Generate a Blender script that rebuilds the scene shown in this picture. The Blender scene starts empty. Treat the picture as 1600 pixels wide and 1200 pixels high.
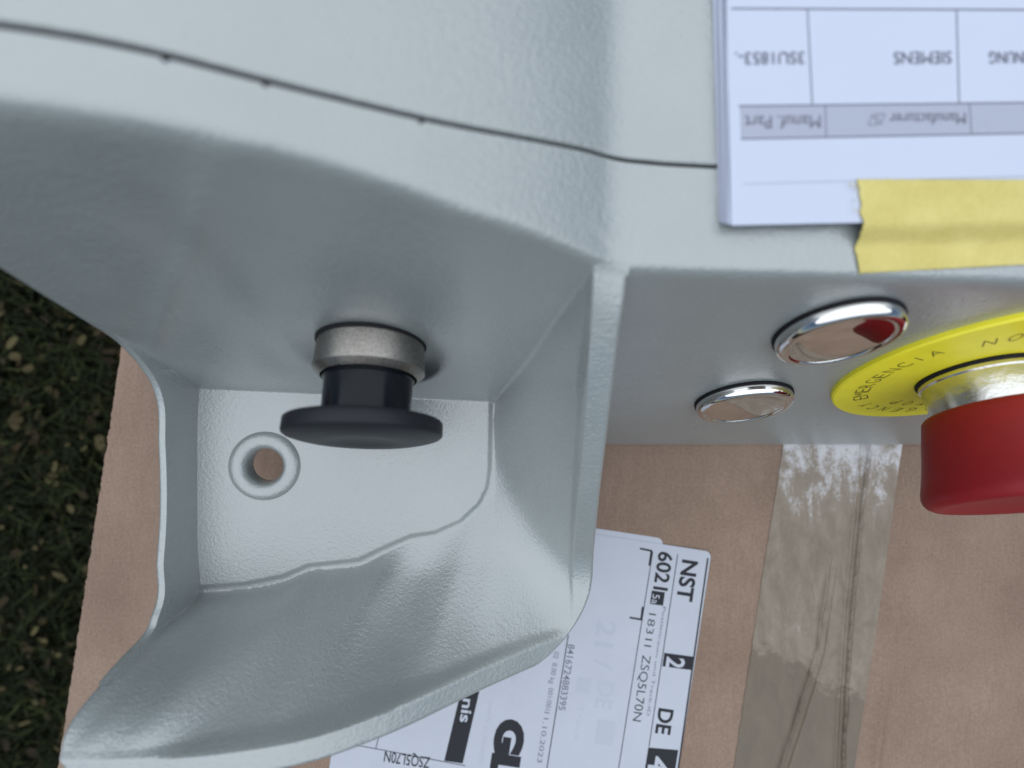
import bpy, bmesh, math, random
import numpy as np
from mathutils import Vector, Matrix, noise as mnoise
random.seed(7); rng = np.random.default_rng(7)
SC = bpy.context.scene
COL = SC.collection
MM = 0.001
H = 190.0            # camera height above the box top, millimetres
F = 700.0            # focal length in pixels of a 1600 wide picture

# ------------------------------------------------------------------ camera, sky, sun, exposure
cd = bpy.data.cameras.new('camera'); cam = bpy.data.objects.new('camera', cd); COL.objects.link(cam)
cam.location = (0, 0, H*MM); cam.rotation_euler = (0, 0, 0)
cd.sensor_width = 36; cd.lens = F/1600*36; cd.clip_start = 0.002; cd.clip_end = 60
cd.dof.use_dof = True; cd.dof.focus_distance = 0.138; cd.dof.aperture_fstop = 7.2
SC.camera = cam

w = bpy.data.worlds.new('World'); SC.world = w; w.use_nodes = True
wn = w.node_tree.nodes; bg = wn['Background']
sky = wn.new('ShaderNodeTexSky'); sky.sky_type = 'NISHITA'; sky.sun_disc = False
SUN_EL, SUN_AZ = math.radians(87), math.radians(10)     # azimuth from +Y towards +X
sky.sun_elevation = SUN_EL; sky.sun_rotation = SUN_AZ
sky.air_density = 1.0; sky.dust_density = 0.4; sky.ozone_density = 1.0
w.node_tree.links.new(sky.outputs[0], bg.inputs[0]); bg.inputs[1].default_value = 0.07
sl = bpy.data.lights.new('sun', 'SUN'); sl.energy = 4.6; sl.angle = math.radians(124); sl.color = (0.92, 0.97, 1.0)
so = bpy.data.objects.new('sun', sl); COL.objects.link(so); so.location = (0.3, 0.6, 2)
sd = Vector((math.sin(SUN_AZ)*math.cos(SUN_EL), math.cos(SUN_AZ)*math.cos(SUN_EL), math.sin(SUN_EL)))
so.rotation_euler = sd.to_track_quat('Z', 'Y').to_euler()
SC.view_settings.view_transform = 'Standard'; SC.view_settings.look = 'None'
SC.view_settings.gamma = 1; SC.view_settings.exposure = -0.18

# ------------------------------------------------------------------ materials
def mat(name):
    m = bpy.data.materials.new(name); m.use_nodes = True
    return m, m.node_tree.nodes, m.node_tree.links, m.node_tree.nodes['Principled BSDF']
def coords(n, l, scale=(1000, 1000, 1000), rot=(0, 0, 0)):
    g = n.new('ShaderNodeNewGeometry'); mp = n.new('ShaderNodeMapping')
    mp.inputs['Scale'].default_value = scale; mp.inputs['Rotation'].default_value = rot
    l.new(g.outputs['Position'], mp.inputs[0]); return mp.outputs[0]
def tex(n, l, co, scale, detail=4, rough=.5, dist=0):
    t = n.new('ShaderNodeTexNoise'); t.inputs['Scale'].default_value = scale
    t.inputs['Detail'].default_value = detail; t.inputs['Roughness'].default_value = rough
    t.inputs['Distortion'].default_value = dist
    l.new(co, t.inputs['Vector']); return t.outputs[0]
def ramp(n, l, src, stops):
    r = n.new('ShaderNodeValToRGB'); e = r.color_ramp.elements
    e[0].position, e[0].color = stops[0][0], (*stops[0][1], 1)
    e[1].position, e[1].color = stops[-1][0], (*stops[-1][1], 1)
    for p, c in stops[1:-1]:
        q = e.new(p); q.color = (*c, 1)
    l.new(src, r.inputs[0]); return r.outputs[0]
def mapr(n, l, src, a, b, c, d):
    r = n.new('ShaderNodeMapRange'); r.inputs[1].default_value = a; r.inputs[2].default_value = b
    r.inputs[3].default_value = c; r.inputs[4].default_value = d; l.new(src, r.inputs[0]); return r.outputs[0]
def math_(n, l, op, a, b):
    m = n.new('ShaderNodeMath'); m.operation = op
    for i, v in enumerate((a, b)):
        if isinstance(v, (int, float)): m.inputs[i].default_value = v
        else: l.new(v, m.inputs[i])
    return m.outputs[0]
def bump(n, l, bsdf, hs, dist, strength=1.0, prev=None):
    b = n.new('ShaderNodeBump'); b.inputs['Distance'].default_value = dist; b.inputs['Strength'].default_value = strength
    l.new(hs, b.inputs['Height'])
    if prev is not None: l.new(prev, b.inputs['Normal'])
    l.new(b.outputs[0], bsdf.inputs['Normal']); return b.outputs[0]

def powder_coat():
    m, n, l, b = mat('powder_coat'); co = coords(n, l)
    big = tex(n, l, co, .05, 4, .6); fine = tex(n, l, co, 1.15, 2, .5, .6); fine2 = tex(n, l, co, 2.9, 2, .5)
    c = ramp(n, l, big, [(.3, (.200, .222, .220)), (.7, (.226, .248, .244))])
    # scattered dark specks and scuffs
    v = n.new('ShaderNodeTexVoronoi'); v.inputs['Scale'].default_value = .085; l.new(co, v.inputs['Vector'])
    wob = tex(n, l, co, 1.8, 3)
    dd = math_(n, l, 'ADD', v.outputs['Distance'], math_(n, l, 'MULTIPLY', wob, .05))
    spk = mapr(n, l, dd, .045, .062, 1, 0)
    mx = n.new('ShaderNodeMix'); mx.data_type = 'RGBA'; l.new(math_(n, l, 'MULTIPLY', spk, .55), mx.inputs[0])
    l.new(c, mx.inputs[6]); mx.inputs[7].default_value = (.14, .15, .16, 1)
    l.new(mx.outputs[2], b.inputs['Base Color'])
    l.new(mapr(n, l, big, .3, .7, .27, .36), b.inputs['Roughness'])
    b.inputs['Specular IOR Level'].default_value = 1.0; b.inputs['Coat Weight'].default_value = 1; b.inputs['Coat IOR'].default_value = 1.7; b.inputs['Coat Roughness'].default_value = .3
    h = math_(n, l, 'ADD', fine, math_(n, l, 'MULTIPLY', fine2, .35))
    nrm = bump(n, l, b, h, .00019, .8); l.new(nrm, b.inputs['Coat Normal']); return m
def plain(name, col, rough, metal=0, spec=.5, coat=0, bscale=None, bdist=0, var=.0, vscale=.2):
    m, n, l, b = mat(name); co = coords(n, l)
    if var:
        t = tex(n, l, co, vscale, 5, .6)
        l.new(ramp(n, l, t, [(.3, tuple(c*(1-var) for c in col)), (.7, tuple(min(1, c*(1+var)) for c in col))]), b.inputs['Base Color'])
    else: b.inputs['Base Color'].default_value = (*col, 1)
    b.inputs['Roughness'].default_value = rough; b.inputs['Metallic'].default_value = metal
    b.inputs['Specular IOR Level'].default_value = spec; b.inputs['Coat Weight'].default_value = coat
    if bscale: bump(n, l, b, tex(n, l, co, bscale, 4, .6), bdist)
    return m
def cardboard():
    m, n, l, b = mat('cardboard'); co = coords(n, l); cb = coords(n, l, rot=(0, 0, math.radians(8.57)))
    fib = tex(n, l, co, .9, 6, .75); big = tex(n, l, co, .014, 4, .6); st = coords(n, l, (2500, 90, 1000), (0, 0, math.radians(8.6)))
    f2 = tex(n, l, st, 1, 3, .6)
    mixv = math_(n, l, 'ADD', math_(n, l, 'MULTIPLY', fib, .45), math_(n, l, 'ADD', math_(n, l, 'MULTIPLY', big, .4), math_(n, l, 'MULTIPLY', f2, .15)))
    l.new(ramp(n, l, mixv, [(.36, (.142, .093, .068)), (.5, (.20, .137, .101)), (.64, (.268, .188, .142))]), b.inputs['Base Color'])
    b.inputs['Roughness'].default_value = .78; b.inputs['Specular IOR Level'].default_value = .25
    wv = n.new('ShaderNodeTexWave'); wv.inputs['Scale'].default_value = .045; wv.inputs['Distortion'].default_value = .6; l.new(cb, wv.inputs['Vector'])
    p = bump(n, l, b, wv.outputs[1], .0004, .5)
    bump(n, l, b, fib, .00012, .8, p); return m
def packing_tape():
    m, n, l, b = mat('packing_tape'); co = coords(n, l); g = n.new('ShaderNodeSeparateXYZ'); l.new(co, g.inputs[0])
    blot = tex(n, l, coords(n, l, (1000, 420, 1000), (0, 0, math.radians(8.6))), .17, 6, .66, .5); fine = tex(n, l, co, .8, 4, .7); edge = tex(n, l, co, .12, 6, .7)
    # loose above (cloudy film, with sky gloss painted in), stuck down (brown) below; the border is ragged
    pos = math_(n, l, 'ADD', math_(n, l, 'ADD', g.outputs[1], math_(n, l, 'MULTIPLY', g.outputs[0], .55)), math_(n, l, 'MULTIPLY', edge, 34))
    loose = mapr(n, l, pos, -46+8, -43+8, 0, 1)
    milky_gloss = ramp(n, l, math_(n, l, 'ADD', mapr(n, l, g.outputs[1], -62, -26, 0, .26), math_(n, l, 'ADD', math_(n, l, 'MULTIPLY', blot, .75), math_(n, l, 'MULTIPLY', fine, .25))),
                 [(.34, (.115, .085, .056)), (.5, (.155, .118, .082)), (.64, (.195, .155, .115)), (.78, (.45, .44, .45))])  # near-white end, stronger towards the wall: sky reflection put into the colour
    stuck = ramp(n, l, blot, [(.35, (.085, .062, .038)), (.65, (.11, .08, .05))])
    mx = n.new('ShaderNodeMix'); mx.data_type = 'RGBA'; l.new(loose, mx.inputs[0]); l.new(stuck, mx.inputs[6]); l.new(milky_gloss, mx.inputs[7])
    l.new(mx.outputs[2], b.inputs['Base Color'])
    b.inputs['Roughness'].default_value = .36; b.inputs['Coat Weight'].default_value = .3; b.inputs['Coat Roughness'].default_value = .12; b.inputs['Specular IOR Level'].default_value = .35
    bump(n, l, b, blot, .0006, .5); return m
def masking_tape():
    m, n, l, b = mat('masking_tape'); co = coords(n, l)
    cr = tex(n, l, coords(n, l, (2600, 500, 1000)), .8, 3, .6); t = tex(n, l, co, .12, 5, .65); sp = tex(n, l, co, 1.4, 3, .7)
    v = math_(n, l, 'ADD', math_(n, l, 'MULTIPLY', t, .65), math_(n, l, 'MULTIPLY', sp, .35))
    l.new(ramp(n, l, v, [(.35, (.47, .39, .105)), (.65, (.57, .485, .165))]), b.inputs['Base Color'])
    b.inputs['Roughness'].default_value = .62; bump(n, l, b, math_(n, l, 'ADD', cr, sp), .00016, .8); return m
def brushed():
    m, n, l, b = mat('satin_nickel'); co = coords(n, l)
    s = tex(n, l, co, 2.4, 3, .7); big = tex(n, l, co, .15, 4, .6)
    l.new(ramp(n, l, s, [(.35, (.19, .175, .158)), (.65, (.36, .34, .31))]), b.inputs['Base Color'])
    b.inputs['Metallic'].default_value = 1; l.new(mapr(n, l, big, .3, .7, .27, .4), b.inputs['Roughness'])
    bump(n, l, b, s, .00006, .7); return m
def grassmat(name, c1, c2, c3):
    m, n, l, b = mat(name); co = coords(n, l); t = tex(n, l, co, .03, 4, .7)
    oi = n.new('ShaderNodeNewGeometry')
    v = math_(n, l, 'ADD', math_(n, l, 'MULTIPLY', t, .4), math_(n, l, 'MULTIPLY', oi.outputs['Random Per Island'], .6))
    l.new(ramp(n, l, v, [(.2, c1), (.55, c2), (.85, c3)]), b.inputs['Base Color']); b.inputs['Roughness'].default_value = .85; b.inputs['Specular IOR Level'].default_value = .12
    return m
M = dict(coat=powder_coat(), card=cardboard(), tape=packing_tape(), mtape=masking_tape(), nickel=brushed(),
    chrome=plain('chrome', (.72, .70, .67), .045, 1), steel=plain('polished_steel', (.66, .64, .60), .2, 1, bscale=.5, bdist=.0001, var=.12, vscale=.12), rubber=plain('black_rubber', (.010, .010, .012), .6, spec=.15),
    pblack=plain('black_plastic', (.011, .012, .015), .45, bscale=3.5, bdist=.00003, spec=.22), gblack=plain('glossy_black_plastic', (.006, .007, .010), .2, spec=.2),
    red=plain('red_plastic', (.22, .007, .010), .5, spec=.3, bscale=2.5, bdist=.00003, var=.06), yel=plain('yellow_plastic', (.78, .69, .02), .45, bscale=2, bdist=.00002, var=.05),
    paper=plain('white_paper', (.465, .495, .595), .75, var=.012, vscale=.03, bscale=.02, bdist=.0006, spec=.2),
    label=plain('label_paper', (.375, .392, .44), .45, var=.03, vscale=.06, bscale=.15, bdist=.0002, spec=.3),
    ink=plain('black_ink', (.016, .017, .021), .6, spec=.2, var=.2, vscale=1.5), grey=plain('grey_ink', (.135, .14, .175), .7, spec=.2), lgrey=plain('faint_ink', (.355, .375, .43), .6, spec=.25),
    toner=plain('grey_cell_print', (.33, .345, .42), .7, spec=.2, var=.03, vscale=2), engr=plain('engraved_lettering', (.12, .105, .01), .6),
    soil=plain('soil', (.010, .008, .006), .95, spec=.05, var=.5, vscale=.03, bscale=.05, bdist=.01),
    blade=grassmat('grass_blade', (.005, .007, .003), (.012, .016, .006), (.035, .042, .014)),
    leaf=grassmat('leaf_litter', (.015, .011, .006), (.038, .028, .014), (.09, .078, .035)))

# ------------------------------------------------------------------ helpers
def W(p): return Vector((p[0]*MM, p[1]*MM, p[2]*MM))
def link(name, me, m, parent=None):
    o = bpy.data.objects.new(name, me); COL.objects.link(o)
    if m is not None:
        me.materials.clear(); me.materials.append(m)
    if parent: o.parent = parent
    return o
def tag(o, label=None, cat=None, group=None, kind=None):
    if label: o['label'] = label
    if cat: o['category'] = cat
    if group: o['group'] = group
    if kind: o['kind'] = kind
    return o
def mesh(name, verts, faces, m, parent=None, smooth=True, ang=40):
    me = bpy.data.meshes.new(name); me.from_pydata([tuple(np.asarray(v)*MM) for v in verts], [], faces)
    me.validate(); me.update()
    if smooth:
        me.shade_smooth(); me.set_sharp_from_angle(angle=math.radians(ang))
    return link(name, me, m, parent)
def lathe(name, C, n, prof, m, parent=None, seg=96, ang=32, close=True, squash=None):
    n = Vector(n).normalized(); u = n.cross(Vector((0, 0, 1))).normalized(); v = n.cross(u); C = Vector(C)
    vs, fs = [], []
    for r, t in prof:
        for k in range(seg):
            a = 2*math.pi*k/seg; vs.append(C+n*t+(u*math.cos(a)+v*math.sin(a))*r)
    for i in range(len(prof)-1):
        for k in range(seg):
            k2 = (k+1) % seg; fs.append((i*seg+k, i*seg+k2, (i+1)*seg+k2, (i+1)*seg+k))
    if close: fs.append(tuple((len(prof)-1)*seg+k for k in range(seg)))
    o = mesh(name, vs, fs, m, parent, ang=ang)
    bm = bmesh.new(); bm.from_mesh(o.data); bmesh.ops.recalc_face_normals(bm, faces=bm.faces); bm.to_mesh(o.data); bm.free()
    o.data.shade_smooth(); o.data.set_sharp_from_angle(angle=math.radians(ang)); return o
def rounded(r0, t0, r1, t1, rad, k=5):
    """profile corner: going from side (r0) to face (t1) with a quarter circle"""
    return [(r1-rad+rad*math.cos(a), t1-rad+rad*math.sin(a)) for a in [math.pi/2*i/k for i in range(k+1)]]
class Print:            # flat print: many quads / glyphs, joined in one mesh
    def __init__(s): s.v = []; s.f = []
    def poly(s, pts):
        i = len(s.v); s.v += [Vector(p) for p in pts]; s.f.append(tuple(range(i, i+len(pts))))
    def text(s, txt, O, ex, ey, h, length=None, bold=0.0, spacing=1.0, align='LEFT'):
        cu = bpy.data.curves.new('t', 'FONT'); cu.body = txt; cu.size = 1; cu.offset = bold; cu.space_character = spacing; cu.resolution_u = 4
        ob = bpy.data.objects.new('t', cu); COL.objects.link(ob)
        dg = bpy.context.evaluated_depsgraph_get(); me = bpy.data.meshes.new_from_object(ob.evaluated_get(dg))
        P = [v.co.copy() for v in me.vertices]
        if P:
            x0 = min(p.x for p in P); x1 = max(p.x for p in P); y0 = 0.0 ; y1 = .73
            sy = h/(y1-y0); sx = sy if length is None else length/(x1-x0)
            sh = {'LEFT': 0, 'CENTER': -(x1-x0)/2}[align]
            i = len(s.v); O = Vector(O); ex = Vector(ex); ey = Vector(ey)
            s.v += [O+ex*((p.x-x0+sh)*sx)+ey*(p.y*sy) for p in P]
            s.f += [tuple(i+k for k in f.vertices) for f in me.polygons]
        bpy.data.objects.remove(ob); bpy.data.curves.remove(cu); bpy.data.meshes.remove(me)
    def build(s, name, m, parent): return mesh(name, s.v, s.f, m, parent, smooth=False)
def smin(a, b, k):
    h = np.clip(.5+.5*(b-a)/k, 0, 1); return b*(1-h)+a*h-k*h*(1-h)
def smax(a, b, k): return -smin(-a, -b, k)
def sst(a, b, x):
    t = np.clip((x-a)/(b-a), 0, 1); return t*t*(3-2*t)
def pch(xs, ys, x):     # smooth interpolation through points
    xs = np.asarray(xs, float); ys = np.asarray(ys, float); m = np.gradient(ys, xs)
    x = np.clip(x, xs[0], xs[-1]); i = np.clip(np.searchsorted(xs, x)-1, 0, len(xs)-2)
    h = xs[i+1]-xs[i]; t = (x-xs[i])/h
    return ys[i]*(2*t**3-3*t**2+1)+m[i]*h*(t**3-2*t**2+t)+ys[i+1]*(-2*t**3+3*t**2)+m[i+1]*h*(t**3-t**2)

# ------------------------------------------------------------------ ground and grass
GZ = -250.0
g = mesh('ground', [(-6000, -6000, GZ), (6000, -6000, GZ), (6000, 6000, GZ), (-6000, 6000, GZ)], [(0, 1, 2, 3)], M['soil'], smooth=False); tag(g, kind='structure')
gv, gf = [], []
N = 26000
for i in range(N):
    x = random.uniform(-640, -150); y = random.uniform(-470, 280); L = random.uniform(18, 55); a = random.uniform(0, 6.28); w_ = random.uniform(.7, 1.6)
    if mnoise.noise(Vector((x*.012, y*.012, 3))) < -.28 and random.random() < .6: continue
    lean = random.uniform(.15, 1.1); dx, dy = math.cos(a), math.sin(a); px, py = -dy*w_, dx*w_; k = len(gv)
    for t, ww in ((0, 1), (.55, .8)):
        rr = L*t*lean*t; z = GZ+L*t*(1-.35*lean*t)
        gv += [(x+dx*rr-px*ww, y+dy*rr-py*ww, z), (x+dx*rr+px*ww, y+dy*rr+py*ww, z)]
    gv.append((x+dx*L*lean, y+dy*L*lean, GZ+L*(1-.55*lean))); gf += [(k, k+1, k+3, k+2), (k+2, k+3, k+4)]
o = mesh('grass', gv, gf, M['blade'], smooth=False); tag(o, 'dark short grass growing on the ground below the cardboard box', 'grass', kind='stuff')
lv, lf = [], []
for i in range(2600):
    x = random.uniform(-640, -150); y = random.uniform(-470, 280); r = random.uniform(2, 7) if i % 9 else random.uniform(6, 11); a0 = random.uniform(0, 6.28); k = len(lv)
    z = GZ+random.uniform(4, 34); t1, t2 = random.uniform(-.5, .5), random.uniform(-.5, .5); asp = random.uniform(.35, .8)
    lv.append((x, y, z-.1*r))
    for q in range(7):
        a = q*2*math.pi/7; rr = r*random.uniform(.75, 1.1); ux, uy = math.cos(a)*rr, math.sin(a)*rr*asp
        X = ux*math.cos(a0)-uy*math.sin(a0); Y = ux*math.sin(a0)+uy*math.cos(a0); lv.append((x+X, y+Y, z+X*t1+Y*t2))
    for q in range(7): lf.append((k, k+1+q, k+1+(q+1) % 7))
o = mesh('leaf_litter', lv, lf, M['leaf'], smooth=False); tag(o, 'small dry leaves and clover scattered through the dark grass', 'leaves', kind='stuff')

# ------------------------------------------------------------------ cardboard box
Q = Vector((.149, .989, 0)).normalized(); Pn = Vector((Q.y, -Q.x, 0)); E0 = Vector((-165.6, 16, 0))
def bx(p, q, z=0): return E0+Pn*p+Q*q+Vector((0, 0, z))
def loc(px, py, z=0):    # box coordinates of a spot seen in the photograph
    d = H-z; v = Vector(((px-800)/F*d, (600-py)/F*d, z))-E0; return v.dot(Pn), v.dot(Q)
def lab(px, py, z): d = H-z; return Vector(((px-800)/F*d, (600-py)/F*d, z))
SEAM = loc(1340, 940)[0]
box = bpy.data.objects.new('cardboard_box', None); COL.objects.link(box)
tag(box, 'brown corrugated cardboard box lying under the grey console, taped shut', 'cardboard box')
QL, QH, PR = -300, 260, 600
def flap_z(p, q):
    z = 0.7*mnoise.noise(Vector((p*.02, q*.02, 1)))+.18*mnoise.noise(Vector((p*.09, q*.03, 4)))
    c = loc(1385, 1050)[0]+(-q-100)*.02
    if q < -60:
        s = min(1, (-q-60)/60); z += s*1.9*math.exp(-((p-c)/2.4)**2)-s*1.3*(1/(1+math.exp(-(p-c-3)/1.2)))*math.exp(-max(0, p-c)/25)
    return z
def flap(name, p0, p1, ragged):
    ps = list(np.arange(p0, min(p1, p0+330), 3.0 if not ragged else 4))
    if p1 > ps[-1]: ps += [p1]
    if not ragged:
        c = loc(1385, 1050)[0]; ps = sorted(set(ps+list(np.arange(c-6, c+14, .6))))
    qs = np.arange(QL, QH+.1, 2.0) if not ragged else np.arange(QL, QH+.1, 1.0)
    vs, fs = [], []; n = len(ps)
    for q in qs:
        for i, p in enumerate(ps):
            pp = p
            if ragged and i == 0:
                pp += .55*mnoise.noise(Vector((q*.22, 5, 0)))+.45*mnoise.noise(Vector((q*.7, 9, 0)))+1.4*max(0, mnoise.noise(Vector((q*.05, 2, 0)))-.2)
            vs.append(bx(pp, q, flap_z(p, q)))
    top = len(vs)
    for q in qs:
        for i, p in enumerate(ps):
            pp = p
            if ragged and i == 0: pp += .6*mnoise.noise(Vector((q*.3, 55, 0)))
            vs.append(bx(pp, q, -3.6))
    m = len(qs)
    for j in range(m-1):
        for i in range(n-1):
            a = j*n+i; fs.append((a, a+1, a+n+1, a+n)); fs.append((top+a, top+a+n, top+a+n+1, top+a+1))
        fs.append((j*n, (j+1)*n, top+(j+1)*n, top+j*n)); fs.append((j*n+n-1, top+j*n+n-1, top+(j+1)*n+n-1, (j+1)*n+n-1))
    for i in range(n-1):
        fs.append((i, top+i, top+i+1, i+1)); b_ = (m-1)*n; fs.append((b_+i, b_+i+1, top+b_+i+1, top+b_+i))
    return mesh(name, vs, fs, M['card'], box, ang=35)
tag(flap('top_flap', 0, SEAM-.6, True), 'left top flap with a ragged outer edge')
tag(flap('top_flap', SEAM+.6, PR, False), 'right top flap with a raised crease beside the tape')
def bwall(pa, qa, pb, qb, th):
    d = (bx(pb, qb)-bx(pa, qa)).normalized(); nn = Vector((-d.y, d.x, 0))*th
    a, b = bx(pa, qa), bx(pb, qb); vs = []
    for z in (-3.8, GZ): vs += [a+Vector((0, 0, z)), b+Vector((0, 0, z)), b+nn+Vector((0, 0, z)), a+nn+Vector((0, 0, z))]
    mesh('side_wall', vs, [(0, 1, 2, 3), (7, 6, 5, 4), (0, 4, 5, 1), (1, 5, 6, 2), (2, 6, 7, 3), (3, 7, 4, 0)], M['card'], box, smooth=False)
bwall(1.5, QL+1, PR-1, QL+1, 4); bwall(1.5, QH-5, PR-1, QH-5, 4); bwall(5.5, QL+5.2, 5.5, QH-5.2, 4); bwall(PR-1, QL+5.2, PR-1, QH-5.2, 4)
# packing tape, wrinkled, over the seam
t0, t1 = loc(1184, 950)[0], loc(1372, 950)[0]
ps = np.arange(0, t1-t0+.01, .4); qs = np.arange(-298, 20, 1.6); vs, fs = [], []
def ridge(p, c, h, wd): return h*math.exp(-((p-c)/wd)**2)
for q in qs:
    px_s = lambda X: X
    # ridge centres in box coordinates (p) as they run towards the viewer
    yq = -q
    r1 = np.interp(q, [-185, -150, -110, -70, -20], [loc(1325, 1260)[0], loc(1327, 1150)[0], loc(1335, 1000)[0], loc(1345, 840)[0], loc(1357, 700)[0]])
    r2 = np.interp(q, [-185, -150, -110, -84, -60], [loc(1190, 1260)[0], loc(1218, 1120)[0], loc(1262, 1000)[0], loc(1290, 900)[0], loc(1306, 800)[0]])
    for p in ps:
        pp = t0+p; z = flap_z(pp, q)+.12+.10*(1+mnoise.noise(Vector((p*.12, q*.05, 8))))
        z += ridge(pp, r1+.5*mnoise.noise(Vector((q*.08, 1, 1))), 1.7, .9)+ridge(pp, r1-2.8, .8, .9)
        s = np.interp(q, [-170, -90, -55, -35], [1, 1, .6, 0]); z += s*(ridge(pp, r2+.5*mnoise.noise(Vector((q*.08, 4, 1))), .150e1, .85)+ridge(pp, r2+2.6, .7, .9))
        vs.append(bx(pp+.25*mnoise.noise(Vector((q*.2, p*.3, 3))), q, z))
n = len(ps)
for j in range(len(qs)-1):
    for i in range(n-1): a = j*n+i; fs.append((a, a+1, a+n+1, a+n))
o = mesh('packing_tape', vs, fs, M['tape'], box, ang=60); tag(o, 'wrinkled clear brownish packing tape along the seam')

# shipping labels on the box
def rrect(p0, p1, q0, q1, r, z, th):
    pts = []
    for cx, cy, a0 in ((p1-r, q1-r, 0), (p0+r, q1-r, 90), (p0+r, q0+r, 180), (p1-r, q0+r, 270)):
        for k in range(7): a = math.radians(a0+15*k); pts.append((cx+r*math.cos(a), cy+r*math.sin(a)))
    n = len(pts); vs = [bx(p, q, z+th) for p, q in pts]+[bx(p, q, z) for p, q in pts]
    return vs, [tuple(range(n))]+[(i, i+n, (i+1) % n+n, (i+1) % n) for i in range(n)]
a = loc(1036, 842); vs, fs = rrect(a[0]-104, a[0], a[1]-150, a[1]+.3, 2.6, .30, .12)
o = mesh('address_label', vs, fs, M['label'], box, smooth=False); tag(o, 'white label sticking out from under the printed shipping label')
a = loc(1109, 868); vs, fs = rrect(a[0]-146, a[0]+.2, a[1]-150, a[1]+1.9, 2.6, .45, .12)
shl = mesh('shipping_label', vs, fs, M['label'], box, smooth=False); tag(shl, 'white shipping label with black print, half under the console')
ZL = .60; D = -Q      # reading direction of the print: down the picture
pr = Print(); pg = Print(); pw = Print(); pf = Print()
def line(P, a, b, wd, z=ZL):
    A_, B_ = lab(*a, z), lab(*b, z); d = (B_-A_).normalized(); n_ = Vector((-d.y, d.x, 0))*wd*.27/2
    P.poly([A_+n_, A_-n_, B_-n_, B_+n_])
line(pr, (1106, 872), (1055, 1235), 2.6); line(pr, (1059, 866), (1014, 1167), 1.3); line(pr, (1020, 862), (958, 1255), 1.3); line(pr, (888, 992), (849, 1235), 1.5)
line(pr, (1000, 857), (1019, 861), 3); line(pr, (1018, 861), (1014.5, 884), 3); line(pr, (1004.5, 948), (1001.5, 969), 3); line(pr, (984, 965), (1002, 968), 3)
def quad(P, a, b, c, d, z=ZL): P.poly([lab(*k, z) for k in (a, b, c, d)])
quad(pr, (1038, 1020), (1083, 1026), (1080, 1047), (1035, 1041))
quad(pr, (1013, 1168), (1060, 1172), (1050, 1235), (1003, 1231))
quad(pr, (1018.5, 922.5), (1039, 925.5), (1036, 946.5), (1015.5, 943.5))
quad(pr, (749, 1080), (721, 1076), (694, 1189), (723, 1193))
def tx(P, s, a, h, ln, bold=0, z=ZL, ex=None, ey=None, **k):
    P.text(s, lab(*a, z), ex or D, ey or Pn, h*.271, ln*.271, bold, **k)
tx(pr, 'NST', (1067, 874), 25, 64, .028); tx(pr, '6021', (1030, 861), 23, 60, .022)
tx(pw, '5a', (1020, 928), 12, 15, .0, z=.66); tx(pr, '1831I', (1014, 958), 12, 52, -.008); tx(pr, 'ZSQ5L70N', (1004, 1023), 14, 104, -.004)
tx(pg, 'Postleitraum und Track-ID', (1036, 948), 5, 172, .0)
tx(pw, '2', (1043, 1025.5), 29, 16.5, .02, z=.66); tx(pr, 'DE', (1030, 1106), 24, 40, .025); tx(pw, '4', (1016, 1180), 32, 26, .025, z=.66)
tx(pg, '8416724883395', (888, 1006), 11, 104, .01); tx(pg, '02  8.00 kg  001/001', (866, 1018), 8, 92, .0); tx(pg, '11.10.2023', (851, 1112), 8, 80, .0)
tx(pr, 'GLS', (781, 1121), 41, 128, .07)
tx(pf, 'Track-ID', (765, 1092), 7, 38, .0); tx(pf, '25.00.00001', (757, 1134), 7, 62, .0)
tx(pw, 'nis', (724, 1091), 17, 37, .02, z=.66)
line(pr, (540, 1161), (727, 1196.5), 1.2); line(pr, (592, 1150), (587, 1170), 1.2)
tx(pr, 'ZSQ5L70N', (673, 1184), 18, 72, .012, ex=-Pn, ey=-Q)
tx(pf, '21', (935, 968), 30, 42, .03, z=.585); tx(pf, '/', (930, 1030), 30, 14, .02, z=.585); tx(pf, 'DE', (936, 1064), 26, 42, .03, z=.585)
tx(pf, '21  16', (990, 1010), 9, 40, 0, z=.585); quad(pf, (903, 1058), (925, 1061), (921, 1084), (899, 1081)); quad(pf, (934, 1124), (962, 1128), (957, 1166), (929, 1162))
tx(pf, 'Track', (905, 1100), 8, 60, .0, z=.585); tx(pf, '00 : 17', (800, 1050), 9, 50, 0, z=.585)
def multi(parts, name, parent):
    P = Print(); idx = []
    for q, (pp, mm_) in enumerate(parts):
        k = len(P.v); P.v += pp.v; P.f += [tuple(k+i for i in f) for f in pp.f]; idx += [q]*len(pp.f)
    me = bpy.data.meshes.new(name); me.from_pydata([tuple(np.asarray(v)*MM) for v in P.v], [], P.f)
    o = bpy.data.objects.new(name, me); COL.objects.link(o); o.parent = parent
    for _, mm_ in parts: me.materials.append(M[mm_])
    me.polygons.foreach_set('material_index', idx); me.update(); return o
multi([(pr, 'ink'), (pg, 'grey'), (pf, 'lgrey'), (pw, 'label')], 'print', shl)

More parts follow.
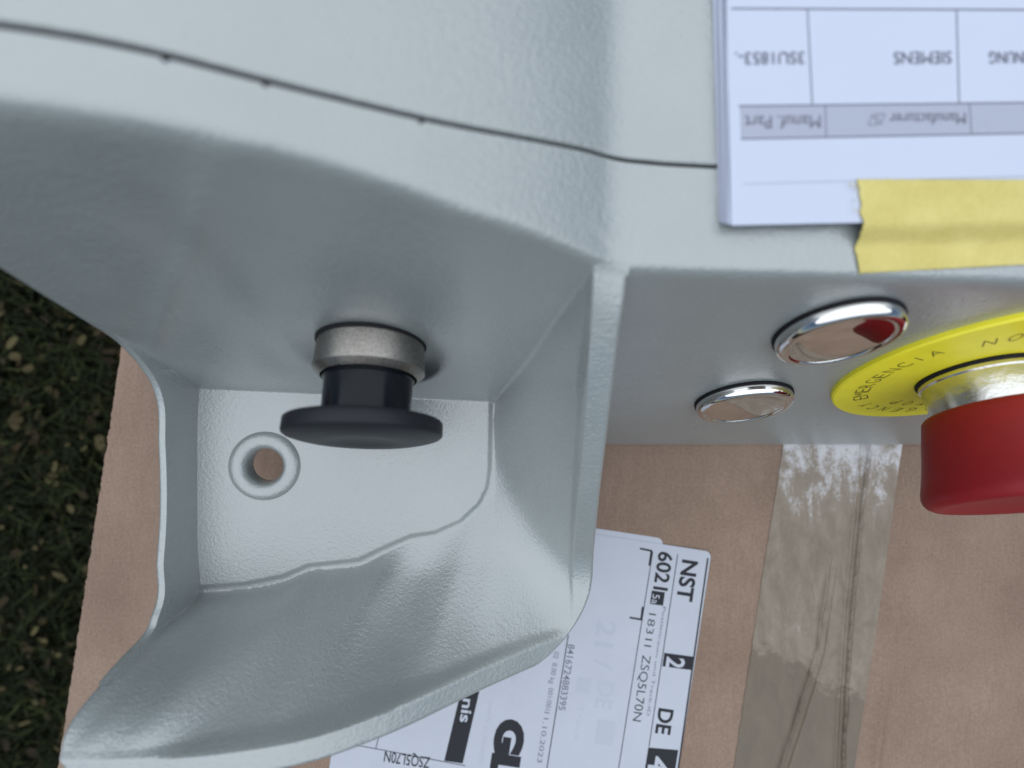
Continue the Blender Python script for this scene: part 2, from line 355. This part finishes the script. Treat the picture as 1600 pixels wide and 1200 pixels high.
# ------------------------------------------------------------------ console: surface functions (X, Y in mm, heights as depth below the camera)
A0, KW = 129.3, .4466
def deck_d(X):
    left = pch([-100, -75, -61, -47, -33, -10, 5, 15, 30], [54, 52, 53, 55.2, 58.4, 67, 73.9, 79.2, 87.5], X)
    right = 81.2+.042*(X-15)
    return smin(left, right, 1.6)+.5
def wall_z(X, Y):
    z = H-(A0-Y/KW)
    # flatter pad the palm button is mounted on
    pz = (H-111.8)+(Y-10.3)/.29
    r = np.sqrt((X+34.8)**2+((z-79)*1.0)**2); wgt = 1-sst(11, 20, r)
    z = z*(1-wgt)+pz*wgt
    # soft flutes pressed into the wing
    c = -61-(H-z-84)*.95
    z = z+1.5*np.exp(-((X-c)/4.2)**2)*sst(-5, 12, Y)*(1-sst(24, 36, Y))
    z = z-2.0*np.exp(-((X+57+(H-z-84)*.12)/5.5)**2)*sst(0, 8, Y)*(1-sst(20, 34, Y))
    z = z+1.2*np.exp(-((X+8)/7.0)**2)*sst(4, 12, Y)*(1-sst(20, 34, Y))
    return z
def deck_z(X, Y): return H-deck_d(X)+.03*(Y-30)
def top_z(X, Y): return smin(wall_z(X, Y), deck_z(X, Y), 3.4)
YF = ([-97, -90.5, -79.5, -68.6, -61.3, -54, -46.6, -39, -31.4, -23.7, -15.8, -10, -5, 3], [-60.6, -60.3, -60, -58.2, -55.3, -54.8, -54.2, -50.7, -47.6, -46.6, -43.3, -38, -33, -30])
EDGE = [(-120, -60.6)]+list(zip(YF[0][1:12], YF[1][1:12]))+[(-7.4, -33), (-6.5, -27), (-6.2, -15), (-5.8, 20)]
def floor_sd(X, Y):
    best = np.full(X.shape, 1e9)
    for (x0, y0), (x1, y1) in zip(EDGE[:-1], EDGE[1:]):
        dx, dy = x1-x0, y1-y0; t = np.clip(((X-x0)*dx+(Y-y0)*dy)/(dx*dx+dy*dy), 0, 1)
        best = np.minimum(best, np.hypot(X-x0-t*dx, Y-y0-t*dy))
    ins = (Y > np.interp(X, [e[0] for e in EDGE[:-2]], [e[1] for e in EDGE[:-2]])) & (X < np.interp(Y, [-27, -15, 20], [-6.5, -6.2, -5.8]))
    return np.where(ins, best, -best)
RIM = ([-96, -75, -60, -41, -30, -5, 10, 18, 30], [90, 90.5, 92, 97, 103, 121, 131, 135.5, 137])
def rim_line(X, Y): return smin(smax(deck_d(X), 80.8+.72*(20.5-Y), 5), np.full_like(Y, 136.5), 6)
def base_d(X): return 131.5+(X+92)*.11
def guard_z(X, Y):
    base = H-base_d(X)-2.6
    fl = base+2.8*sst(-1.7, 1.5, floor_sd(X, Y))
    # lower wall
    yf = pch(YF[0], YF[1], X); yf = yf-1.3; t = np.clip((yf-Y)/(yf+76.3), 0, 1)
    zr = H-pch(*RIM, X)
    steep = 1-sst(-95, -20, X)
    gfun = (.80*(.6*np.minimum(t/.94, 1)+.4*np.minimum(t/.94, 1)**3)+.20*sst(.935, 1, t))*(1-steep*.9)+steep*.9*(1-(1-t)**2.5)
    wav = 1.15*np.cos((X+42+6*t)/29*2*np.pi)*4*t*(1-t)*sst(-88, -74, X)*(1-sst(-22, -8, X))
    left = np.exp(-((X+84+8*t)/3.2)**2)*2.0*t*(1-t)*2
    lo = base+gfun*(zr-base)+wav*1.7-left
    # right wall of the guard
    tx_ = np.clip((X+5.5)/(15.2+4.0*np.clip((21-Y)/85, 0, 1)+5.5), 0, 1)
    zrr = H-rim_line(X, Y); th = np.minimum(tx_/.925, 1); hh = .84+.10*sst(0, 15, Y)
    ri = base+(hh*th**(.66+.45*(1-sst(-45, 5, Y)))+(1-hh)*sst(.925, 1, tx_))*(zrr-base)
    # low lip at the open left side
    ld = pch([-70, -66, -64.3, -60, -47, -17, -4.3, 0, 4, 8, 12], [96, 106, 112, 116.7, 119.3, 120, 118.7, 116.5, 113, 108.5, 103], Y)
    s = 1-sst(2.5, 3.7, X-Xl(Y))
    lip = base-20+s*((H-ld)-(base-20))
    lip = np.where((Y < 12) & (Y > -68), lip, -50)
    z = smax(fl, smax(lo, ri, 7), .8)
    z = smax(z, wall_z(X, Y), 2.2); z = smax(z, lip, 1.6)
    # everything is cut by the rim
    wl = sst(-62, -12, Y)
    wl = wl*(1-sst(3, 14, X)); L = pch(*RIM, X)*(1-wl)+deck_d(X)*wl
    cap = np.minimum(rim_line(X, Y), L)
    capz = H-cap
    zz = smin(z, capz, 1.5)
    return zz
def Xl(Y):
    x = -94.0-1.3*sst(-68, -44, Y)*(1-sst(-14, 10, Y))
    c = np.clip((-70-Y)/12, 0, 1); return x+13*(1-np.sqrt(np.maximum(0, 1-c*c)))
def Xr(Y):
    x = np.interp(Y, [-64, -30, -5, 10, 26], [25.1, 23.1, 22.1, 21.5, 21.7])
    c = np.clip((-56-Y)/26, 0, 1); return x-22*(1-np.sqrt(np.maximum(0, 1-c*c)))
def all_z(X, Y):
    t = top_z(X, Y); g_ = guard_z(X, Y)
    k = sst(17, 24, Y-14*sst(11, 16, X)); z = (smax(g_, t, 1.2)*(1-sst(10, 14, X))+np.maximum(g_, t)*sst(10, 14, X))*(1-k)+t*k
    return z
console = bpy.data.objects.new('control_console', None); COL.objects.link(console); console.location = (0, 0, 0)
tag(console, 'light grey metal two-hand control console with palm guard, lying on the cardboard box', 'control console')
YS = 41.0
def seam_y(X): return pch([-100, -61, -47, -33, -10, 5, 13, 30, 60, 345], [43.5, 42.6, 41.6, 39.9, 39.2, 40.2, 40.9, 40.2, 39.5, 39.3], X)
def rows():
    r = list(np.linspace(-82, -79, 9))+list(np.arange(-78.6, -66, .45))+list(np.arange(-65.6, -8, .36))+list(np.arange(-7.6, 27, .28))+list(np.linspace(27.5, 38, 22))
    b = -25.07; r = [y for y in r if abs(y-b) > .2]+[b]
    return np.array(sorted(r))
R_ = rows()
# columns as fractions, dense by both edges
cs = np.concatenate([np.linspace(0, .012, 7), np.linspace(.014, .045, 19), np.linspace(.048, .955, 300), np.linspace(.958, .988, 12), np.linspace(.99, 1, 8)])
nr, nc = len(R_), len(cs)
XX = Xl(R_)[:, None]+cs[None, :]*(Xr(R_)-Xl(R_))[:, None]; YY = np.repeat(R_[:, None], nc, 1)
# last rows bend to follow the seam
bend = sst(27, 38, YY); YY = YY+bend*(seam_y(XX)-.45-38)
ZZ = all_z(XX, YY)
def edge_round(z, dist, r=1.6):
    q = np.clip(1-dist/r, 0, 1); return z-r*(1-np.sqrt(np.maximum(0, 1-q*q)))
db = np.minimum(XX-XX[:, :1], YY+82.0)
dr = np.where(YY < 20, XX[:, -1:]-XX, 9); db = np.minimum(db, dr); ZZ = edge_round(ZZ, db, 1.2)
HC = np.array([-73.6, -24.4]); hole = np.hypot(XX-HC[0], YY-HC[1]) < 7.6
vid = -np.ones((nr, nc), int); verts = []
for j in range(nr):
    for i in range(nc): vid[j, i] = len(verts); verts.append((XX[j, i], YY[j, i], ZZ[j, i]))
faces = []
for j in range(nr-1):
    for i in range(nc-1):
        if hole[j, i] or hole[j+1, i] or hole[j, i+1] or hole[j+1, i+1]: continue
        faces.append((vid[j, i], vid[j, i+1], vid[j+1, i+1], vid[j+1, i]))
def skirt(ids, zfun):
    prev = None
    for k in ids:
        x, y, z = verts[k]; verts.append((x, y, zfun(x, y, z))); cur = len(verts)-1
        if prev: faces.append((prev[0], k, cur, prev[1]))
        prev = (k, cur)
skirt([vid[j, 0] for j in range(nr)], lambda x, y, z: 4 if y > 12 else max(10, z-34))
skirt([vid[0, i] for i in range(nc)], lambda x, y, z: max(10, z-34))
# right block: wall and deck beyond the guard
rows2 = [j for j in range(nr) if R_[j] >= -25.08]
cx = np.concatenate([np.linspace(0, 3, 9)[1:], np.arange(3.6, 140, .8), np.arange(142, 321, 6)])
grid2 = []
for j in rows2:
    x0 = Xr(R_[j:j+1])[0]; row = []
    for c in cx:
        X = x0+c; Y = R_[j]; b_ = float(sst(27, 38, Y)); Y = Y+b_*(float(seam_y(np.array([X]))[0])-.45-38); row.append((X, Y))
    grid2.append(row)
G = np.array(grid2); Z2 = top_z(G[:, :, 0], G[:, :, 1])
Z2 = edge_round(Z2, G[:, :, 1]+25.07, .5)
# concave fillet where the guard meets the wall, just under the deck edge
fil = np.exp(-((G[:, :, 0]-G[:, :1, 0])/1.6)**2)*sst(12, 18, G[:, :, 1])*(1-sst(20, 24, G[:, :, 1]))

id2 = np.zeros(G.shape[:2], int)
for a_ in range(G.shape[0]):
    for b_ in range(G.shape[1]): id2[a_, b_] = len(verts); verts.append((G[a_, b_, 0], G[a_, b_, 1], Z2[a_, b_]))
cols0 = []
for a_, j in enumerate(rows2):
    if R_[j] >= 22.5: cols0.append(vid[j, -1])
    else:
        x, y, z = verts[vid[j, -1]]; zt = float(top_z(np.array([x]), np.array([y]))[0]); verts.append((x, y, min(z, zt))); cols0.append(len(verts)-1)
for a_ in range(len(rows2)-1):
    faces.append((cols0[a_], id2[a_, 0], id2[a_+1, 0], cols0[a_+1]))
    for b_ in range(G.shape[1]-1): faces.append((id2[a_, b_], id2[a_, b_+1], id2[a_+1, b_+1], id2[a_+1, b_]))
    if cols0[a_] != vid[rows2[a_], -1] or cols0[a_+1] != vid[rows2[a_+1], -1]:
        f_ = [vid[rows2[a_], -1], cols0[a_], cols0[a_+1], vid[rows2[a_+1], -1]]
        f2 = [];  [f2.append(q) for q in f_ if q not in f2]
        faces.append(tuple(f2))
skirt([cols0[0]]+list(id2[0, :]), lambda x, y, z: .4)
skirt([id2[a_, -1] for a_ in range(len(rows2))], lambda x, y, z: 1)
skirt([vid[j, -1] for j in range(rows2[0]+1)], lambda x, y, z: max(10, z-34))
housing = mesh('housing', verts, faces, M['coat'], console, ang=48)
tag(housing, 'pale grey textured housing with a deep guard around the palm button')

# lid above the seam, thin black gasket in the seam
lx = np.concatenate([np.arange(-94, 140, 1.0), np.arange(142, 345, 6)]); ly = np.concatenate([np.array([0, .15, .4, .8, 1.3]), np.linspace(2.2, 128, 60)])
LX, LT = np.meshgrid(lx, ly); LY = seam_y(LX)+np.interp(LX, [-94, -40, 0, 60], [.6, .42, .28, .34])+LT
LZ = deck_z(LX, LY); LZ = edge_round(LZ, LT, .5)
vs = [(LX[j, i], LY[j, i], LZ[j, i]) for j in range(len(ly)) for i in range(len(lx))]; n = len(lx)
fs = [(j*n+i, j*n+i+1, (j+1)*n+i+1, (j+1)*n+i) for j in range(len(ly)-1) for i in range(n-1)]
for line_ in ([i for i in range(n)], [(len(ly)-1)*n+i for i in range(n)]):
    prev = None
    for k in line_:
        x, y, z = vs[k]; vs.append((x, y, z-(3 if k < n else z-2))); c = len(vs)-1
        if prev: fs.append((prev[0], k, c, prev[1]))
        prev = (k, c)
for side in (0, n-1):
    prev = None
    for j in range(len(ly)):
        k = j*n+side; x, y, z = vs[k]; vs.append((x, y, 2)); c = len(vs)-1
        if prev: fs.append((prev[0], k, c, prev[1]))
        prev = (k, c)
lid = mesh('lid', vs, fs, M['coat'], console, ang=48); tag(lid, 'smooth flat lid panel above the dark seam')
vs, fs = [], []
for i, x in enumerate(lx):
    y = float(seam_y(np.array([x]))[0]); z = float(deck_z(np.array([x]), np.array([y]))[0]); g2 = float(np.interp(x, [-94, -40, 0, 60], [.6, .42, .28, .34]))
    vs += [(x, y-.6, z-1.6), (x, y-.44, z-.75), (x, y+g2, z-.75), (x, y+g2+.2, z-1.6)]
    if i: b_ = 4*i; [fs.append((b_-4+k, b_-3+k, b_+1+k, b_+k)) for k in range(3)]
for X_ in (-43.5, -32.5, -13.5):     # little squeezed-out blobs of the gasket
    y = float(seam_y(np.array([X_]))[0]); z = float(deck_z(np.array([X_]), np.array([y]))[0]); k = len(vs)
    R__ = random.uniform(.5, .8)
    vs.append((X_, y-.7, z+.25))
    for q in range(8): a = q*math.pi/4; vs.append((X_+R__*math.cos(a), y-.55+R__*.7*math.sin(a), z-.1))
    for q in range(8): fs.append((k, k+1+q, k+1+(q+1) % 8))
mesh('seam_gasket', vs, fs, M['rubber'], console)

# raised ring with the drain hole in the guard floor
fz = H-base_d(np.array([HC[0]]))[0]+.2
nfl = Vector((.11, 0, 1)).normalized()
prof = [(10.6, -.6), (10.3, -.1), (9.9, .5), (9.3, 1.1), (8.4, 1.45), (7.4, 1.5), (6.6, 1.35), (5.9, .9), (5.35, .2), (5.1, -.8), (5.0, -2.2), (5.0, -4.2), (8, -4.4)]
lathe('hole_boss', (HC[0], HC[1], fz), nfl, prof, M['coat'], console, seg=72, ang=50, close=False)

# ------------------------------------------------------------------ buttons on the wall
NW = Vector((0, -.9131, .4078)); UPW = Vector((0, .4078, .9131))
def onwall(X, d): return Vector((X, (A0-d)*KW, H-d))
def blank_plug(C, r, k, label):
    body = [(r*.97, -1), (r, 1.0), (r, 1.5), (r*.992, 2.0)]+[(r-1.7*(1-math.cos(a)), 2.1+1.6*k*math.sin(a)) for a in [math.pi/2*i/7 for i in range(8)]]
    face = [(r-2.1, 3.62*k+.05), (r-2.5, 3.3), (r-2.8, 3.3), (r-3.4, 3.42), (r*.5, 3.62), (r*.2, 3.7), (.2, 3.72)]
    p = lathe('blanking_plug', C, NW, body+face, M['chrome'], console, seg=96, ang=40); tag(p, label)
    lathe('gasket', C, NW, [(r+.15, -1), (r+.35, .0), (r+.35, .75), (r+.1, 1.0), (r-1, 1.0)], M['rubber'], p, close=False)
blank_plug(onwall(71.9, 140), 13.7, 1, 'smaller-looking lower chrome blanking plug')
blank_plug(onwall(73.2, 101.6), 12.4, 1, 'upper chrome blanking plug beside the yellow plate')

EC = onwall(124.8, 120.9)
plate = lathe('backing_plate', EC, NW, [(32.6, -.6), (32.6, 1.1), (32.2, 1.6), (14, 1.6), (.5, 1.6)], M['yel'], console, seg=160, ang=30)
tag(plate, 'round yellow emergency stop plate with engraved words')
lt = Print(); up2 = UPW; XR = Vector((1, 0, 0))
def arc_text(s, r, deg0, deg1, h, inward=False, bold=-.012):
    n_ = len(s)
    for i, ch in enumerate(s):
        if ch == ' ': continue
        a = math.radians(deg0+(deg1-deg0)*(i/(n_-1) if n_ > 1 else .5)); rad = XR*math.sin(a)+up2*math.cos(a); tan = XR*math.cos(a)-up2*math.sin(a)
        O = EC+NW*1.66+rad*(r-(h/2))
        lt.text(ch, O, tan, rad, h, h*(.62 if ch not in 'MWI' else (.8 if ch != 'I' else .08)), bold, align='CENTER')
arc_text('EMERGENCIA', 25.6, -129, -60, 4.0); arc_text('PARADA', 19.5, -122, -88, 3.0) if False else None
arc_text('NOT-HALT', 23.0, -38, 38, 3.8); arc_text('EMERGENCY', 26.0, 131, 214, 3.6); arc_text('STOP', 20.4, 160, 200, 3.4)
lt.build('lettering', M['engr'], plate)
head = lathe('emergency_stop', EC, NW, [(12.6, 12.2), (14.2, 12.2), (14.75, 12.8), (15.1, 14), (16.25, 18), (17.35, 22), (18.5, 26), (19.5, 29.0), (20.2, 31), (20.5, 32.5), (20.4, 33.6), (19.8, 34.7), (18.7, 35.4), (17, 35.2), (13.5, 34.5), (8, 34.2), (.3, 34.1)], M['red'], console, seg=128, ang=60)
tag(head, 'red mushroom emergency stop head')
lathe('collar', EC, NW, [(12.3, 1.0), (12.5, 2.4), (12.7, 2.8), (12.7, 3.6), (12.3, 4.0), (12.3, 12.3), (10, 12.6)], M['steel'], head, seg=96, close=False)
lathe('gasket', EC, NW, [(13.0, 1.4), (13.1, 1.7), (13.1, 2.2), (12.8, 2.5), (12.2, 2.5)], M['rubber'], head, seg=96, close=False)

NB = Vector((.0089, -.962, .273)).normalized(); BC = Vector((-34.8, 10.2, H-111.8))
cap = lathe('palm_button', BC, NB, [(9.5, 19.3), (14, 19.35), (17.0, 19.75), (17.7, 19.95), (18.0, 20.3), (18.05, 21.5), (18.05, 22.9), (17.9, 23.35), (17.4, 23.7), (16, 24.15), (14, 24.6), (10.5, 24.95), (8.6, 24.9), (7, 24.7), (5, 24.4), (2.5, 24.25), (.2, 24.2)], M['pblack'], console, seg=128, ang=50)
tag(cap, 'black mushroom palm button inside the guard')
lathe('stem', BC, NB, [(10.4, 6.5), (10.65, 8.6), (10.75, 9.2), (10.75, 9.7), (10.35, 10.0), (10.35, 19.6), (9, 19.7)], M['gblack'], cap, seg=96, ang=30, close=False)
lathe('collar', BC, NB, [(12.75, -3), (12.75, .2), (13.25, 7.6), (13.2, 7.8), (11.6, 9.3), (11.35, 9.3), (11.2, 8.4), (10.3, 7.2)], M['nickel'], cap, seg=48, ang=25, close=False)
lathe('gasket', BC, NB, [(13.1, -3.5), (13.25, -.4), (13.25, .7), (12.9, 1.0), (12.2, 1.0)], M['rubber'], cap, seg=96, close=False)

# ------------------------------------------------------------------ paper stack on the deck
def dz(x, y): return float(deck_z(np.array([float(x)]), np.array([float(y)]))[0])
def at(px, py, lift=0.0):   # spot on the deck seen at (px, py)
    d = 82.0
    for _ in range(12):
        X, Y = (px-800)/F*d, (600-py)/F*d; d = H-(dz(max(X, -94), Y)+lift)
    return Vector((X, Y, H-d))
TH = .42; NS = 6
def sheet(c0, ang, lift, Wd, Hg, mname):
    """bottom-left corner c0, lying on the deck; a thin grid that sags slightly"""
    ex = Vector((math.cos(ang), math.sin(ang), 0)); ey = Vector((-ex.y, ex.x, 0)); vs, fs = [], []; nu, nv = 40, 30
    for s_ in (1, 0):
        for j in range(nv+1):
            for i in range(nu+1):
                p = Vector((c0[0], c0[1], 0))+ex*(Wd*i/nu)+ey*(Hg*j/nv); cur = .25*math.exp(-i/2.5)*mnoise.noise(Vector((lift*9, j*.2, 0)))
                vs.append((p.x, p.y, dz(p.x, p.y)+lift+cur+(.16 if s_ else 0)))
    n1 = nu+1; off = n1*(nv+1)
    for j in range(nv):
        for i in range(nu): a = j*n1+i; fs += [(a, a+1, a+n1+1, a+n1), (off+a, off+a+n1, off+a+n1+1, off+a+1)]
    for i in range(nu): fs.append((i, off+i, off+i+1, i+1)); a = nv*n1+i; fs.append((a, a+1, off+a+1, off+a))
    for j in range(nv): a = j*n1; fs.append((a, a+n1, off+a+n1, off+a)); a = j*n1+nu; fs.append((a, off+a, off+a+n1, a+n1))
    return mesh(mname, vs, fs, M['paper'], None)
corner = [(1124, 346), (1127.5, 349.5), (1130, 347), (1134, 351), (1136, 350), (1142, 352.5)]
angs = [.066, .052, .058, .044, .047, .056]
names = ['bottom sheet of the paper stack on the grey lid, its left edge sticking out farthest', 'second lowest sheet of the paper stack on the grey lid, edge just showing',
    'third sheet from the bottom of the paper stack on the grey lid', 'third sheet from the top of the paper stack on the grey lid', 'blank-looking sheet directly under the printed top page of the stack', '']
for k in range(NS):
    lift = .12+k*TH; c = at(corner[k][0], corner[k][1], lift)
    if k < NS-1:
        o = sheet((c.x, c.y), angs[k]-.02, lift, 204, 112, 'paper_sheet'); tag(o, names[k], 'paper', 'sheets of the paper stack')
    else:
        o = sheet((c.x, c.y), .036, lift, 200, 112, 'paper_sheet'); tag(o, 'printed top page of the paper stack, upside-down parts table with grey header row', 'paper', 'sheets of the paper stack'); topsheet = o
LT_ = .12+(NS-1)*TH+.21
pr = Print(); pc = Print(); pgx = Print()
def pl(P, a, b, wd, lift=LT_+.03, seg=14):
    for i in range(seg):
        A_ = at(a[0]+(b[0]-a[0])*i/seg, a[1]+(b[1]-a[1])*i/seg, lift); B_ = at(a[0]+(b[0]-a[0])*(i+1)/seg, a[1]+(b[1]-a[1])*(i+1)/seg, lift)
        d = (B_-A_).normalized(); n_ = Vector((-d.y, d.x, 0))*wd*.117/2; P.poly([A_+n_, A_-n_, B_-n_, B_+n_])
pl(pr, (1143, 13), (1610, 15), 2.2); pl(pr, (1154.5, 165.5), (1610, 160), 2.4); pl(pr, (1158, 217), (1610, 208), 2.2); pl(pgx, (1162, 287), (1610, 275), 1.2)
for a_, b_ in (((1262, 14), (1269.5, 163)), ((1495, 15), (1499, 161)), ((1289.5, 165), (1291, 213)), ((1515, 162), (1518, 210))): pl(pr, a_, b_, 1.6)
for i in range(24):
    x0, x1 = 1156+(1610-1156)*i/24, 1156+(1610-1156)*(i+1)/24
    f0 = lambda x: 165.5-(x-1154.5)*.0121; f1 = lambda x: 217-(x-1158)*.0199
    pc.poly([at(x0+(1 if i == 0 else 0), f0(x0), LT_), at(x1, f0(x1), LT_), at(x1, f1(x1), LT_), at(x0+(2 if i == 0 else 0), f1(x0), LT_)])
def ut(s, a, h, ln, b=0.0, P=None):    # upside-down text starting at the right
    O = at(a[0], a[1], LT_+.06); E = at(a[0]-ln, a[1]+ln*.008, LT_+.06); ex = (E-O).normalized(); ey = Vector((ex.y, -ex.x, 0))*-1
    ey = Vector((-ex.y, ex.x, 0)); (P or pr2).text(s, O, ex, ey, h*.117, (E-O).length, b)
pr2 = Print()
ut('3SU1853-.', (1257, 80.5), 19, 108, .0); ut('SIEMENS', (1487, 80), 19.5, 90, .0); ut('BEZEICHNUNG', (1670, 79.5), 19, 124, .0)
ut('Manuf. Part', (1282, 180), 20, 118, .0); ut('Manufacturer', (1509, 176), 18, 119, .0)
for x, dn in ((1376, 1), (1364, 0)):
    T = [at(x-7, 178 if dn else 195, LT_+.05), at(x+7, 178 if dn else 195, LT_+.05), at(x, 195 if dn else 178, LT_+.05)]
    for i in range(3):
        A_, B_ = T[i], T[(i+1) % 3]; d = (B_-A_).normalized(); n_ = Vector((-d.y, d.x, 0))*.07; pr2.poly([A_+n_, A_-n_, B_-n_, B_+n_])
multi([(pc, 'toner'), (pr, 'grey'), (pgx, 'lgrey'), (pr2, 'grey')], 'print', topsheet)

# yellow masking tape: from the page down onto the housing
tl = at(1338, 281, LT_); bl = at(1342, 427, .2); pe = at(1338, 346, LT_)
ps = np.concatenate([np.linspace(0, 2, 9), np.arange(2.5, 70, .8)]); qs = np.linspace(0, 1, 54); vs, fs = [], []
def paper_edge_y(x): return pe.y+(x-pe.x)*.036
for t in qs:
    for i, p in enumerate(ps):
        x = tl.x+(bl.x-tl.x)*t+p; y = (tl.y*(1-t)+bl.y*t)+p*(.016*(1-t)+.060*t)
        if i < 6: x += (1-i/6)*(.35*mnoise.noise(Vector((y*1.9, 1, 0)))+.5*mnoise.noise(Vector((y*.5, 7, 0))))
        if t > .97 or t < .03: y += .12*mnoise.noise(Vector((x*1.2, t*3, 0)))
        e = paper_edge_y(x)-y; s_ = float(sst(.25, 4.2, e)); base_z = float(top_z(np.array([x]), np.array([y]))[0])
        z = base_z*1.0+(LT_+.12)*(1-s_)+.16*s_+.16*mnoise.noise(Vector((x*.25, y*.5, 2)))*s_+.04*mnoise.noise(Vector((x*.9, y*1.2, 2)))
        z += .06*math.exp(-((e+.25+.15*mnoise.noise(Vector((x*.3, 0, 0))))/.35)**2)
        vs.append((x, y, z+.05))
n = len(ps)
for j in range(len(qs)-1):
    for i in range(n-1): a = j*n+i; fs.append((a, a+n, a+n+1, a+1))
# thickness and loose threads at the torn end
tp = mesh('masking_tape', vs, fs, M['mtape'], None, ang=60); tag(tp, 'strip of yellow masking tape holding the paper stack to the grey console', 'masking tape')
sm = tp.modifiers.new('thickness', 'SOLIDIFY'); sm.thickness = .00012; sm.offset = 1
vs, fs = [], []
for (px, py, dx, dy) in ((1339, 293, -14, -5), (1337, 312, -3, 4), (1338, 330, -4, -2), (1339, 300, -3, -6)):
    a_, b_ = at(px, py, LT_+.3), at(px+dx, py+dy, LT_+.7); k = len(vs); m_ = (a_+b_)/2+Vector((0, .25, .1))
    for p in (a_, m_, b_): vs += [p+Vector((0, .09, 0)), p-Vector((0, .09, 0)), p+Vector((0, 0, .12))]
    for s_ in (0, 3):
        for q in range(3): fs.append((k+s_+q, k+s_+(q+1) % 3, k+s_+3+(q+1) % 3, k+s_+3+q))
mesh('thread', vs, fs, M['mtape'], tp)
